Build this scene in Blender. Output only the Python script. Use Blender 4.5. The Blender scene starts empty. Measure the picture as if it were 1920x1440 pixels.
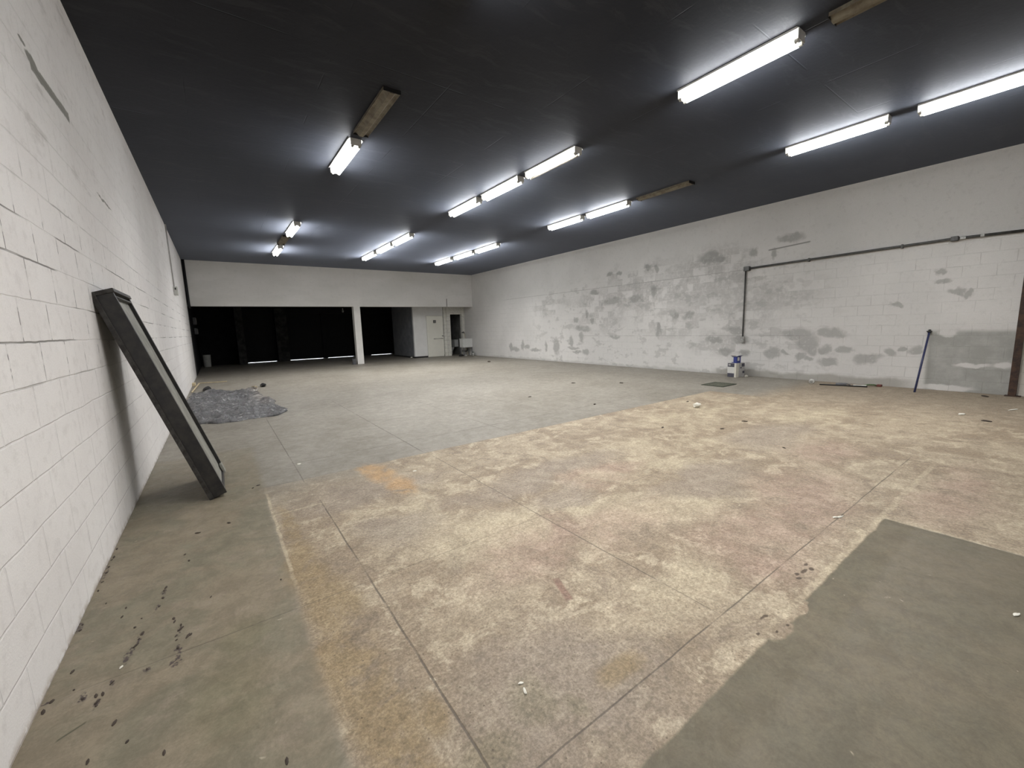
import bpy, bmesh, math, random
from mathutils import Vector, Matrix, noise

# ------------------------------------------------------------------ camera, world, exposure
scene = bpy.context.scene
C = scene.collection
cam_data = bpy.data.cameras.new('camera')
cam = bpy.data.objects.new('camera', cam_data)
C.objects.link(cam)
cam_data.sensor_fit = 'HORIZONTAL'
cam_data.sensor_width = 36.0
cam_data.lens = 766.674 / 1920 * 36.0
cam_data.clip_start = 0.02
cam_data.clip_end = 200
CR = Vector((0.81154982, -0.58345898, -0.03102436))
CU = Vector((0.10601154, 0.09482191, 0.9898335))
CF = Vector((0.57458545, 0.80658814, -0.13880609))
cam.matrix_world = Matrix(((CR.x, CU.x, -CF.x, 0.0), (CR.y, CU.y, -CF.y, 0.0), (CR.z, CU.z, -CF.z, 1.45), (0, 0, 0, 1)))
scene.camera = cam

world = bpy.data.worlds.new('daylight')
scene.world = world
world.use_nodes = True
wb = world.node_tree.nodes['Background']
wb.inputs['Color'].default_value = (0.85, 0.92, 1.0, 1)
wb.inputs['Strength'].default_value = 9.0

vs = scene.view_settings
vs.view_transform = 'Standard'
vs.look = 'None'
vs.gamma = 1.0
vs.use_curve_mapping = False
vs.exposure = 0.34

TUBE_POWER = 30.0        # emission strength of a lit fluorescent tube
DOWN_POWER = 17.5        # watts each tube sends downwards off its reflector

# room dimensions in metres
XL, XR = -0.732, 11.054
YB, YE, YG = -6.0, 18.888, 25.2
H, HH = 4.159, 2.540

# ------------------------------------------------------------------ node helpers
class V:
    """a float socket with arithmetic"""
    def __init__(s, g, k): s.g, s.k = g, k
    def __add__(s, o): return s.g.m('ADD', s, o)
    def __radd__(s, o): return s.g.m('ADD', s, o)
    def __sub__(s, o): return s.g.m('SUBTRACT', s, o)
    def __rsub__(s, o): return s.g.m('SUBTRACT', o, s)
    def __mul__(s, o): return s.g.m('MULTIPLY', s, o)
    def __rmul__(s, o): return s.g.m('MULTIPLY', s, o)
    def __truediv__(s, o): return s.g.m('DIVIDE', s, o)

class G:
    def __init__(s, name, rough=0.6, spec=0.3):
        s.mat = bpy.data.materials.new(name)
        s.mat.use_nodes = True
        s.t = s.mat.node_tree
        s.b = s.t.nodes['Principled BSDF']
        s.b.inputs['Roughness'].default_value = rough
        s.b.inputs['Specular IOR Level'].default_value = spec
    def new(s, kind): return s.t.nodes.new(kind)
    def put(s, sock, v):
        if isinstance(v, V): v = v.k
        if isinstance(v, bpy.types.NodeSocket): s.t.links.new(v, sock)
        elif isinstance(v, tuple) and len(v) == 3 and sock.type == 'RGBA': sock.default_value = (*v, 1)
        else: sock.default_value = v
    def m(s, op, a, b=None, c=None, clamp=False):
        n = s.new('ShaderNodeMath'); n.operation = op; n.use_clamp = clamp
        s.put(n.inputs[0], a)
        if b is not None: s.put(n.inputs[1], b)
        if c is not None: s.put(n.inputs[2], c)
        return V(s, n.outputs[0])
    def vm(s, op, a, b=None, c=None):
        n = s.new('ShaderNodeVectorMath'); n.operation = op
        s.put(n.inputs[0], a)
        if b is not None: s.put(n.inputs[1], b)
        if c is not None: s.put(n.inputs[2], c)
        return n
    def ss(s, v, a, b):
        """smoothstep from 0 at a to 1 at b"""
        n = s.new('ShaderNodeMapRange'); n.interpolation_type = 'SMOOTHSTEP'
        s.put(n.inputs[0], v)
        if a <= b:
            n.inputs[1].default_value = a; n.inputs[2].default_value = b
            n.inputs[3].default_value = 0; n.inputs[4].default_value = 1
        else:
            n.inputs[1].default_value = b; n.inputs[2].default_value = a
            n.inputs[3].default_value = 1; n.inputs[4].default_value = 0
        return V(s, n.outputs[0])
    def co(s):
        n = s.new('ShaderNodeTexCoord')
        x = s.new('ShaderNodeSeparateXYZ'); s.put(x.inputs[0], n.outputs['Object'])
        return n.outputs['Object'], V(s, x.outputs[0]), V(s, x.outputs[1]), V(s, x.outputs[2])
    def xyz(s, a, b, c=0.0):
        n = s.new('ShaderNodeCombineXYZ')
        s.put(n.inputs[0], a); s.put(n.inputs[1], b); s.put(n.inputs[2], c)
        return n.outputs[0]
    def noise(s, vec, scale, detail=4, rough=0.55, color=False, dist=0.0):
        n = s.new('ShaderNodeTexNoise')
        s.put(n.inputs['Vector'], vec); n.inputs['Scale'].default_value = scale
        n.inputs['Detail'].default_value = detail; n.inputs['Roughness'].default_value = rough
        n.inputs['Distortion'].default_value = dist
        return n.outputs['Color'] if color else V(s, n.outputs['Fac'])
    def mix(s, f, a, b, mode='MIX'):
        n = s.new('ShaderNodeMix'); n.data_type = 'RGBA'; n.blend_type = mode
        s.put(n.inputs[0], f); s.put(n.inputs[6], a); s.put(n.inputs[7], b)
        return n.outputs[2]
    def warp(s, vec, scale, amp, detail=4):
        """vec displaced by noise"""
        c = s.noise(vec, scale, detail, color=True)
        d = s.vm('SUBTRACT', c, (0.5, 0.5, 0.5)).outputs[0]
        return s.vm('MULTIPLY_ADD', d, (amp, amp, amp), vec).outputs[0]
    def blobs(s, vec, lst, soft=0.25):
        """union of ellipses (cu, cv, ru, rv) in the first two coordinates of vec -> mask"""
        best = None
        for cu, cv, ru, rv in lst:
            k = (1 / ru, 1 / rv, 0.0)
            n = s.vm('MULTIPLY_ADD', vec, k, (-cu / ru, -cv / rv, 0.0))
            l = V(s, s.vm('LENGTH', n.outputs[0]).outputs['Value'])
            best = l if best is None else s.m('MINIMUM', best, l)
        return s.ss(best, 1 + soft, 1 - soft)
    def box(s, u, v, u0, u1, v0, v1, soft=0.02):
        """rectangle mask"""
        a = s.m('ABSOLUTE', u - (u0 + u1) / 2) - (u1 - u0) / 2
        b = s.m('ABSOLUTE', v - (v0 + v1) / 2) - (v1 - v0) / 2
        return s.ss(s.m('MAXIMUM', a, b), soft, -soft)
    def line(s, u, c, w):
        return s.ss(s.m('ABSOLUTE', u - c), w, w * 0.35)
    def bump(s, h, strength, dist=0.01):
        n = s.new('ShaderNodeBump'); n.inputs['Strength'].default_value = strength
        n.inputs['Distance'].default_value = dist
        s.put(n.inputs['Height'], h); s.put(s.b.inputs['Normal'], n.outputs[0])
    def base(s, c): s.put(s.b.inputs['Base Color'], c); return s.mat

def plain(name, col, rough=0.6, spec=0.3, metal=0.0, var=0.25, scale=12, col2=None, bump=0.15):
    """a simple material with some worn variation"""
    g = G(name, rough, spec)
    p, x, y, z = g.co()
    n = g.noise(p, scale, 6, 0.6)
    d = col2 or tuple(c * (1 - var) for c in col)
    g.b.inputs['Metallic'].default_value = metal
    if bump: g.bump(g.noise(p, scale * 6, 3), bump, 0.004)
    return g.base(g.mix(g.ss(n, 0.35, 0.65), col, d))

# ------------------------------------------------------------------ materials
def mat_floor():
    g = G('trowelled_and_stained_concrete', 0.5, 0.32)
    p, x, y, z = g.co()
    w1 = g.warp(p, 2.2, 0.10, 5)               # ragged edges
    w2 = g.warp(p, 9.0, 0.05, 3)
    sx = g.new('ShaderNodeSeparateXYZ'); g.put(sx.inputs[0], g.warp(p, 5.0, 0.035, 4))
    ux, uy = V(g, sx.outputs[0]), V(g, sx.outputs[1])
    sw = g.new('ShaderNodeSeparateXYZ'); g.put(sw.inputs[0], g.warp(p, 1.3, 0.9, 5))
    wx, wy = V(g, sw.outputs[0]), V(g, sw.outputs[1])
    big = g.noise(p, 0.55, 4, 0.6)
    mid = g.noise(p, 2.1, 6, 0.65, dist=0.6)
    fin = g.noise(p, 16.0, 5, 0.7)
    grit = g.noise(p, 90.0, 3, 0.7)
    # smooth grey slab
    grey = g.mix(g.ss(mid, 0.35, 0.68), (0.200, 0.183, 0.152), (0.245, 0.227, 0.193))
    grey = g.mix(g.ss(big, 0.42, 0.62) * 0.5, grey, (0.275, 0.257, 0.223))
    # left strip by the wall, greener and darker
    strip = g.mix(g.ss(mid, 0.4, 0.62), (0.222, 0.188, 0.135), (0.188, 0.170, 0.122))
    strip = g.mix(g.ss(g.noise(p, 5, 5, 0.7), 0.52, 0.68) * 0.6, strip, (0.255, 0.215, 0.165))
    sm = g.box(ux, uy, -3, 0.22, -8, 6.2, 0.05) * g.ss(uy, 8.5, 4.0)
    col = g.mix(sm, grey, strip)
    # worn brown field
    n2 = g.noise(p, 1.25, 6, 0.68, dist=0.8)
    n3 = g.noise(p, 3.9, 8, 0.74, dist=0.5)
    br = g.mix(g.ss(n2, 0.42, 0.58), (0.262, 0.208, 0.148), (0.345, 0.286, 0.208))
    br = g.mix(g.ss(n3, 0.51, 0.60) * 0.8, br, (0.435, 0.370, 0.272))
    br = g.mix(g.ss(n3, 0.46, 0.38) * 0.7, br, (0.215, 0.172, 0.128))
    pink = g.blobs(g.xyz(wx, wy), [(3.2, 1.15, .9, .32), (3.9, 1.35, .6, .4), (2.3, 1.8, .45, .25), (2.6, 1.0, .35, .25),
                                  (1.6, 2.05, .45, .25), (2.9, 2.6, .5, .2), (5.2, 1.6, .5, .3), (4.8, .5, .8, .25)], 0.5)
    br = g.mix(pink * g.ss(n3, 0.3, 0.6) * 0.55, br, (0.315, 0.215, 0.175))
    cream = g.blobs(g.xyz(wx, wy), [(1.9, 2.35, .9, .30), (2.9, 1.9, .6, .3), (3.4, 2.4, 1.2, .3), (4.9, 2.9, 1.3, .45), (1.2, 3.0, .7, .3),
                                   (6.0, 3.6, 1.3, .3), (2.2, 1.15, .45, .2), (7.0, 2.2, .8, .3)], 0.6)
    br = g.mix(cream * g.ss(n2, 0.35, 0.6) * 0.5, br, (0.455, 0.395, 0.282))
    mauve = g.blobs(g.xyz(wx, wy), [(.95, 2.9, .35, .25), (1.0, 3.7, .7, .22), (2.5, 3.0, 1.0, .22), (2.2, 2.5, .35, .2), (.95, 1.1, .45, .4),
                                   (3.5, 1.95, .7, .2), (5.6, 2.2, .8, .3)], 0.5)
    br = g.mix(mauve * 0.65, br, (0.265, 0.222, 0.18))
    far = g.ss(wx, 7.0, 9.8)
    br = g.mix(far * 0.7, br, (0.270, 0.225, 0.172))
    mb = g.box(ux, uy, 0.215, 8.2, 0.55, 4.43, 0.025)
    mb2 = g.box(ux, uy, 7.9, 12.5, -8, 3.55, 0.35)
    mb3 = g.box(ux, uy, 3.77, 12.5, -8, 2.0, 0.03)
    ragged = g.box(wx, wy, -1.5, 1.25, 4.0, 5.6, 0.3)      # the far left border of the field is smudged
    mb = mb * (1 - ragged * 0.6)
    mb = g.m('MAXIMUM', g.m('MAXIMUM', mb, mb2), mb3)
    col = g.mix(mb, col, br)
    # ochre / olive bleed along the field's left edge, rust at the corner
    wv = g.xyz(ux, uy)
    och = g.blobs(g.warp(p, 3.0, 0.16, 4), [(.30, 2.7, .10, .45), (.35, 2.25, .13, .3), (.33, 1.75, .12, .35), (.36, 1.35, .12, .3), (.38, 1.1, .10, .2),
                                        (.30, 3.3, .05, .5), (1.25, 1.02, .12, .05), (.52, 1.32, .06, .10)], 0.45)
    col = g.mix(och * g.ss(n3, 0.30, 0.52) * 0.72, col, (0.25, 0.185, 0.10))
    rust = g.blobs(g.warp(p, 4.0, 0.22, 4), [(1.22, 4.1, .12, .30), (1.28, 3.65, .12, .25), (1.16, 4.3, .1, .15)], 0.5)
    col = g.mix(rust * g.ss(n3, 0.36, 0.52) * 0.7, col, (0.44, 0.27, 0.12))
    olive = g.blobs(g.warp(p, 5.0, 0.12, 4), [(.86, 1.12, .09, .10), (.60, 1.05, .12, .08), (.97, 1.0, .04, .05), (-.1, 1.9, .14, .25), (-.05, 2.25, .1, .15)], 0.5)
    col = g.mix(olive * 0.4, col, (0.16, 0.145, 0.085))
    # light worn lines
    l1 = g.line(ux, 0.222, 0.014) * g.box(x, y, -1, 1, 2.6, 4.3, 0.2)
    l2 = g.line(uy, 3.69, 0.02) * g.box(x, y, 0.2, 0.62, 3, 4, 0.02)
    l3 = g.line(uy, 0.735, 0.028) * g.box(x, y, 2.0, 5.5, 0, 2, 0.2) * 0.7
    l4 = g.line(ux, 3.785, 0.025) * 0.7 * g.box(x, y, 3, 5, -2, 0.75, 0.05)
    lt = g.m('MAXIMUM', g.m('MAXIMUM', l1, l2), g.m('MAXIMUM', l3, l4)) * g.ss(fin, 0.3, 0.55)
    col = g.mix(lt * 0.6, col, (0.50, 0.43, 0.31))
    # the fresh grey-green screed patch at the lower right
    fm = g.box(ux, uy, -3.0, 3.765, -8, 0.715, 0.008)
    bite = g.blobs(g.warp(p, 8.0, 0.06, 3), [(2.13, .73, .13, .035), (2.0, .71, .09, .045), (2.25, .70, .07, .018)], 0.2)
    fm = fm * (1 - bite) * g.ss(x + y * 0.3, 0.5, 1.12)
    fresh = g.mix(g.ss(g.noise(p, 1.6, 4, 0.6), 0.42, 0.6), (0.132, 0.116, 0.080), (0.148, 0.126, 0.087))
    col = g.mix(fm, col, fresh)
    # stains with a shape of their own
    ss2 = g.new('ShaderNodeSeparateXYZ'); g.put(ss2.inputs[0], g.warp(p, 18, 0.012, 3))
    qx, qy = V(g, ss2.outputs[0]), V(g, ss2.outputs[1])
    st = g.box(qx * .944 - qy * .331, qx * .331 + qy * .944, .8162 - .020, .8162 + .020, 1.9425 - .10, 1.9425 + .10, 0.008)
    col = g.mix(st * 0.75, col, (0.20, 0.115, 0.09))
    st2 = g.blobs(g.warp(p, 18, 0.02, 2), [(1.40, 1.40, .018, .012), (1.43, 1.39, .03, .010), (1.46, 1.375, .03, .010)], 0.4)
    col = g.mix(st2 * 0.6, col, (0.17, 0.125, 0.08))
    oil = g.blobs(g.warp(p, 22, 0.03, 2), [(2.693, .837, .02, .008), (2.613, .819, .034, .010), (2.668, .80, .018, .014), (2.513, .814, .016, .010), (2.55, .832, .016, .008),
                                          (2.036, .791, .03, .007), (2.063, .70, .008, .006), (1.979, .709, .010, .005), (1.898, .756, .010, .006)], 0.3)
    col = g.mix(oil * 0.85, col, (0.055, 0.038, 0.025))
    dab = g.blobs(g.warp(p, 25, 0.03, 2), [(-.493, 2.42, .010, .045), (-.478, 2.47, .008, .04), (-.463, 2.55, .009, .03), (-.454, 2.59, .008, .02),
        (-.302, 2.34, .012, .04), (-.305, 2.25, .022, .03), (-.30, 2.30, .012, .03), (-.305, 2.50, .010, .05), (-.405, 2.281, .012, .02), (-.517, 2.279, .008, .02),
        (-.60, 2.255, .014, .03), (-.55, 2.18, .010, .03), (-.415, 2.80, .006, .03), (-.40, 2.95, .010, .03), (-.72, 2.31, .02, .010), (-.73, 3.45, .02, .12), (-.73, 2.85, .02, .05)], 0.2)
    col = g.mix(dab * g.ss(g.noise(p, 60, 3), 0.44, 0.54) * 0.85, col, (0.05, 0.035, 0.04))
    drag = g.line(x * 0.36 - y * 0.66, -1.584, 0.005) * g.box(x, y, -.632, -.562, 2.0, 2.15, 0.004)
    col = g.mix(drag * 0.75, col, (0.05, 0.055, 0.03))
    # small speckle: pits and pale flecks
    vo = g.new('ShaderNodeTexVoronoi'); vo.inputs['Scale'].default_value = 34
    g.put(vo.inputs['Vector'], p)
    pits = g.ss(V(g, vo.outputs['Distance']), 0.16, 0.08) * g.ss(fin, 0.44, 0.56) * (mb * 0.8 + 0.15)
    col = g.mix(pits * 0.85, col, (0.13, 0.10, 0.075))
    vo2 = g.new('ShaderNodeTexVoronoi'); vo2.inputs['Scale'].default_value = 9
    g.put(vo2.inputs['Vector'], g.warp(p, 6, 0.2))
    fl = g.ss(V(g, vo2.outputs['Distance']), 0.10, 0.04) * g.ss(mid, 0.5, 0.6)
    col = g.mix(fl * 0.6, col, (0.55, 0.49, 0.38))
    col = g.mix(1.0, col, g.mix(fin, (0.86, 0.86, 0.86), (1.13, 1.13, 1.13)), 'MULTIPLY')
    grit2 = g.noise(p, 42.0, 4, 0.75)
    spk = g.noise(p, 7.0, 8, 0.8, dist=0.4)
    col = g.mix(1.0, col, g.mix(g.ss(spk, 0.38, 0.62), (0.86, 0.85, 0.84), (1.10, 1.10, 1.10)), 'MULTIPLY')
    gm = 0.3 + mb * (1 - fm) * 0.7
    col = g.mix(gm, col, g.mix(g.ss(grit2, 0.33, 0.67), (0.78, 0.77, 0.75), (1.18, 1.18, 1.18)), 'MULTIPLY')
    col = g.mix(gm, col, g.mix(g.ss(grit, 0.3, 0.7), (0.80, 0.80, 0.80), (1.18, 1.18, 1.18)), 'MULTIPLY')
    # saw-cut joints
    sj = g.new('ShaderNodeSeparateXYZ'); g.put(sj.inputs[0], g.warp(p, 3.0, 0.014, 3))
    ux, uy = V(g, sj.outputs[0]), V(g, sj.outputs[1])
    jx = None
    for c, w, y0, y1, s in [(0.584, .007, -3, 3.70, .95), (0.55, .008, 4.38, 8.2, .8), (1.885, .006, .95, 4.3, .85), (1.86, .010, 4.5, 9.2, .85), (3.18, .008, 4.6, 8.4, .7), (4.47, .010, 5.0, 9.5, .35),
                            (3.18, .004, 1.0, 2.2, .2), (5.8, .010, 4.5, 12, .35), (8.4, .012, 3.8, 12, .3)]:
        k = g.line(ux, c, w) * g.box(x, y, c - 1, c + 1, y0, y1, 0.15) * s
        jx = k if jx is None else g.m('MAXIMUM', jx, k)
    for c, w, x0, x1, s in [(0.922, .005, .5, 5.6, .95), (2.31, .005, -.6, 6.2, .55), (3.69, .008, 1.4, 6.5, .3), (5.07, .012, .6, 6.4, .7), (6.45, .014, 3.1, 6.5, .5),
                            (4.435, .008, 1.2, 7.4, .55), (4.44, .010, -.3, .9, .45), (7.85, .02, 1.8, 9, .3), (10.6, .03, .5, 9, .3), (3.95, .006, .2, .9, .3)]:
        k = g.line(uy, c, w) * g.box(x, y, x0, x1, c - 1, c + 1, 0.15) * s
        jx = g.m('MAXIMUM', jx, k)
    jn = jx * g.ss(g.noise(p, 3.0, 3), 0.25, 0.5) * (1 - fm)
    col = g.mix(jn * 0.8, col, (0.085, 0.07, 0.055))
    h = mid * 0.25 + fin * 0.25 + grit * (mb * 0.5 + 0.2) - jn * 2.0 - pits * 0.8 + fm * 0.8
    g.bump(h, 0.35, 0.004)
    rgh = 0.42 + g.ss(fin, 0.3, 0.7) * 0.16 + mb * 0.12
    g.put(g.b.inputs['Roughness'], rgh)
    return g.base(col)

def brick_nodes(g, u, z, off):
    bt = g.new('ShaderNodeTexBrick')
    g.put(bt.inputs['Vector'], g.xyz(u + off, z, 0.0))
    bt.offset = 0.5; bt.offset_frequency = 2
    bt.inputs['Scale'].default_value = 1.0
    bt.inputs['Brick Width'].default_value = 0.414
    bt.inputs['Row Height'].default_value = 0.207
    bt.inputs['Mortar Size'].default_value = 0.006
    bt.inputs['Mortar Smooth'].default_value = 0.5
    bt.inputs['Bias'].default_value = 0.0
    bt.inputs['Color1'].default_value = (0, 0, 0, 1); bt.inputs['Color2'].default_value = (1, 1, 1, 1)
    cell = g.new('ShaderNodeSeparateColor'); g.put(cell.inputs[0], bt.outputs['Color'])
    return V(g, bt.outputs['Fac']), V(g, cell.outputs[0])

def mat_wall_left():
    g = G('whitewashed_block_left', 0.75, 0.25)
    p, x, y, z = g.co()
    wp = g.new('ShaderNodeSeparateXYZ'); g.put(wp.inputs[0], g.warp(p, 3, 0.02, 3))
    fac, cell = brick_nodes(g, V(g, wp.outputs[1]), V(g, wp.outputs[2]), 0.009)
    big = g.noise(p, 0.8, 4); fin = g.noise(p, 14, 5, 0.65); grit = g.noise(p, 120, 2, 0.6)
    col = g.mix(g.ss(big, 0.35, 0.65), (0.74, 0.715, 0.70), (0.80, 0.78, 0.765))
    col = g.mix(g.ss(fin, 0.5, 0.7) * 0.25, col, (0.50, 0.475, 0.455))
    # open cracks in the bed joints, higher up
    crack = fac * g.ss(g.noise(g.xyz(y * 0.5, z * 6), 2.2, 2), 0.47, 0.58) * g.ss(z, 1.1, 1.4) * g.ss(z, 2.6, 2.0)
    col = g.mix(crack * 0.85, col, (0.16, 0.15, 0.14))
    col = g.mix(fac * g.ss(g.noise(p, 1.7, 2), 0.45, 0.6) * 0.12, col, (0.33, 0.31, 0.29))
    sm = g.noise(g.vm('MULTIPLY', p, (1, 0.5, 1.8)).outputs[0], 3.0, 5, 0.7)
    col = g.mix(g.ss(sm, 0.58, 0.72) * g.ss(z, 1.5, 3.0) * 0.45, col, (0.40, 0.375, 0.35))
    wq = g.new('ShaderNodeSeparateXYZ'); g.put(wq.inputs[0], g.warp(p, 11, 0.03, 3))
    bar = g.box(V(g, wq.outputs[1]), V(g, wq.outputs[2]) - (y - 4.25) * 0.02, 3.84, 4.66, 3.075, 3.145, 0.008)
    mk = g.blobs(g.warp(g.xyz(y, z), 9, 0.05, 3), [(3.88, 3.14, .10, .03), (3.75, 3.18, .06, .012), (5.6, 2.75, .3, .012), (3.0, 2.75, .2, .015)], 0.2)
    col = g.mix(g.m('MAXIMUM', mk, bar) * 0.9, col, (0.20, 0.195, 0.17))
    foot = g.ss(z, 0.05, 0.0) * g.ss(fin, 0.4, 0.55)
    col = g.mix(foot * 0.6, col, (0.36, 0.29, 0.23))
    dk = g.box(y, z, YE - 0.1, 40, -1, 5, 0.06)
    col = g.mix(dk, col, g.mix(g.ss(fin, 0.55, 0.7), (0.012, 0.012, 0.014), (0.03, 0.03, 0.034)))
    patch = g.blobs(g.warp(g.xyz(y, z), 6, 0.2, 3), [(19.0, 1.2, .25, 1.2), (19.2, .5, .4, .4)], 0.4)
    col = g.mix(patch * g.ss(fin, 0.45, 0.6) * 0.8, col, (0.30, 0.27, 0.24))
    col = g.mix(0.5, col, g.mix(grit, (0.82, 0.82, 0.82), (1.18, 1.18, 1.18)), 'MULTIPLY')
    g.bump(fin * 0.35 + grit * 0.2 - fac * 1.3 + cell * 0.25, 0.55, 0.006)
    return g.base(col)

def mat_wall_right():
    g = G('worn_whitewashed_block_right', 0.75, 0.25)
    p, x, y, z = g.co()
    wp = g.new('ShaderNodeSeparateXYZ'); g.put(wp.inputs[0], g.warp(p, 3, 0.02, 3))
    fac, cell = brick_nodes(g, V(g, wp.outputs[1]), V(g, wp.outputs[2]), 0.044)
    big = g.noise(p, 0.45, 4); fin = g.noise(p, 12, 5, 0.65); grit = g.noise(p, 100, 2, 0.6)
    med = g.noise(p, 2.6, 5, 0.62)
    yz = g.xyz(y, z)
    col = g.mix(g.ss(big, 0.35, 0.65), (0.585, 0.575, 0.555), (0.655, 0.642, 0.62))
    # bare blocks where the paint is gone, block by block
    zone = g.blobs(g.warp(yz, 0.9, 0.9, 3), [(8.4, 2.35, 1.9, .50), (6.2, 2.75, 1.3, .55), (10.2, 1.9, 1.2, .7), (5.6, 2.1, 1.2, .5), (5.2, 1.6, 1.0, .4),
                                            (7.2, 1.5, 1.0, .4), (8.6, 3.05, 1.2, .25), (4.4, 2.0, .9, .35), (5.8, .8, .9, .3), (12.5, 2.2, 1.0, .3)], 0.5)
    cm = g.ss(cell * 0.45 + med * 0.9, 0.52, 0.68)
    col = g.mix(zone * cm * g.ss(fin, 0.25, 0.55) * 0.5, col, (0.33, 0.325, 0.31))
    zr = g.m('ABSOLUTE', y - 8.6)
    sm = g.noise(g.vm('MULTIPLY', p, (1, 1.0, 1.7)).outputs[0], 2.3, 5, 0.6)
    col = g.mix(g.ss(sm, 0.55, 0.62) * g.ss(zr, 6.5, 3.5) * g.ss(z, 3.3, 2.4) * 0.45, col, (0.33, 0.325, 0.31))
    sp = g.blobs(g.warp(g.warp(yz, 2.2, 0.30, 4), 7, 0.16, 4),
        [(3.92, 1.08, .34, .14), (3.72, .85, .22, .22), (3.30, 1.08, .24, .10), (3.62, .68, .13, .09), (4.50, .60, .17, .13), (3.85, .57, .12, .07),
         (3.69, .50, .10, .06), (3.30, .48, .15, .10), (3.35, .74, .14, .08), (3.0, .74, .15, .08), (2.64, .56, .22, .11), (2.27, .71, .11, .09), (2.09, .80, .05, .06),
         (1.91, .76, .11, .09), (1.45, 1.83, .15, .065), (1.27, 1.81, .06, .06), (1.68, 2.23, .06, .05), (1.66, 2.05, .09, .05), (2.23, 1.62, .07, .05),
         (5.64, .62, .22, .12), (5.9, .93, .22, .09), (5.2, .95, .2, .12), (5.1, .60, .12, .1), (4.2, .62, .12, .04), (5.3, 1.2, .2, .1),
         (4.54, 2.97, .07, .12), (6.10, 3.12, .30, .16), (5.86, 3.07, .14, .09), (5.0, 3.09, .12, .09), (4.2, 3.28, .28, .10), (7.66, 1.15, .09, .18), (7.66, 1.35, .07, .07),
         (15.5, .50, .12, .22), (15.2, .42, .35, .10), (14.6, .62, .10, .22), (14.3, .55, .22, .08), (13.7, .42, .35, .08), (13.0, .60, .07, .20), (12.35, .60, .16, .34), (11.5, .82, .10, .2), (11.4, .58, .30, .06), (11.2, .42, .25, .05), (10.74, .44, .16, .12),
         (10.69, 1.8, .08, .18), (11.24, 1.6, .15, .1), (10.4, 1.57, .1, .1), (10.96, .96, .12, .2), (9.36, 1.0, .25, .06), (7.13, 1.6, .12, .1), (6.68, 1.6, .15, .12), (7.85, 2.43, .12, .14),
         (9.6, 3.1, .1, .06), (9.2, 3.1, .1, .06), (10.33, 2.56, .2, .08), (8.1, 3.1, .12, .1), (7.8, 3.05, .08, .12), (9.5, 2.2, .3, .12), (8.5, 2.2, .3, .12), (10.9, 1.3, .4, .1)], 0.35)
    col = g.mix(sp * g.ss(fin, 0.2, 0.45) * 0.62, col, (0.255, 0.25, 0.235))
    # low grey area beside the post, grey footing band
    low = g.box(V(g, wp.outputs[1]), V(g, wp.outputs[2]), 0.66, 1.74, -1, 1.12, 0.05)
    cut = g.blobs(g.warp(yz, 4, 0.15, 4), [(1.15, .51, .22, .04), (.78, .50, .12, .05), (1.45, .05, .35, .06), (1.5, 1.08, .12, .08)], 0.3)
    col = g.mix(low * (1 - cut) * (0.5 + g.ss(med, 0.3, 0.6) * 0.25), col, (0.235, 0.24, 0.215))
    bandm = g.ss(z + g.noise(yz, 2.0, 4) * 0.25, 0.33, 0.24) * g.box(y, z, 1.95, 5.8, -1, 1, 0.25)
    col = g.mix(bandm * 0.65, col, (0.255, 0.24, 0.205))
    band2 = g.ss(z + g.noise(yz, 3.0, 4) * 0.25, 0.24, 0.16) * g.box(y, z, 5.8, 17, -1, 1, 0.5)
    col = g.mix(band2 * 0.35, col, (0.30, 0.295, 0.275))
    # ghost of a removed pipe
    gh = g.line(z - (4.65 - y) * 0.06, 3.085, 0.022) * g.box(y, z, 3.80, 4.66, 3, 3.3, 0.02)
    col = g.mix(gh * 0.8, col, (0.20, 0.20, 0.185))
    # clean cream paint beyond the post
    col = g.mix(g.ss(y, 0.66, 0.60), col, (0.62, 0.59, 0.53))
    # joints
    col = g.mix(fac * g.ss(g.noise(p, 1.6, 3), 0.42, 0.6) * g.ss(z, 2.8, 2.5) * 0.28, col, (0.26, 0.25, 0.235))
    l = g.line(z, 2.692, 0.012) * g.box(y, z, 4.6, 16, 2, 3, 0.3) + g.line(z, 1.035, 0.010) * g.box(y, z, 3.9, 11, 0, 2, 0.3)
    col = g.mix(l * g.ss(med, 0.35, 0.5) * 0.55, col, (0.24, 0.23, 0.22))
    col = g.mix(g.ss(fin, 0.52, 0.72) * 0.18, col, (0.36, 0.35, 0.335))
    col = g.mix(0.5, col, g.mix(grit, (0.82, 0.82, 0.82), (1.18, 1.18, 1.18)), 'MULTIPLY')
    g.bump(fin * 0.3 + grit * 0.2 - fac * g.ss(z, 2.9, 2.5) * 1.1 + cell * 0.2, 0.5, 0.006)
    return g.base(col)

def mat_wall_far():
    g = G('smooth_grey_plaster', 0.7, 0.25)
    p, x, y, z = g.co()
    big = g.noise(g.vm('MULTIPLY', p, (0.6, 1, 1.4)).outputs[0], 1.2, 4); fin = g.noise(p, 9, 5, 0.6)
    col = g.mix(g.ss(big, 0.35, 0.65), (0.68, 0.67, 0.64), (0.74, 0.725, 0.70))
    col = g.mix(g.ss(fin, 0.5, 0.75) * 0.25, col, (0.54, 0.525, 0.50))
    g.bump(fin, 0.2, 0.004)
    return g.base(col)

def mat_block_partition():
    g = G('cream_block_partition', 0.75, 0.25)
    p, x, y, z = g.co()
    fac, cell = brick_nodes(g, x, z, 0.13)
    fin = g.noise(p, 10, 5, 0.6)
    col = g.mix(g.ss(fin, 0.4, 0.7), (0.74, 0.73, 0.67), (0.62, 0.61, 0.56))
    col = g.mix(fac * 0.55, col, (0.24, 0.23, 0.21))
    g.bump(fin * 0.3 - fac, 0.5, 0.006)
    return g.base(col)

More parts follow.
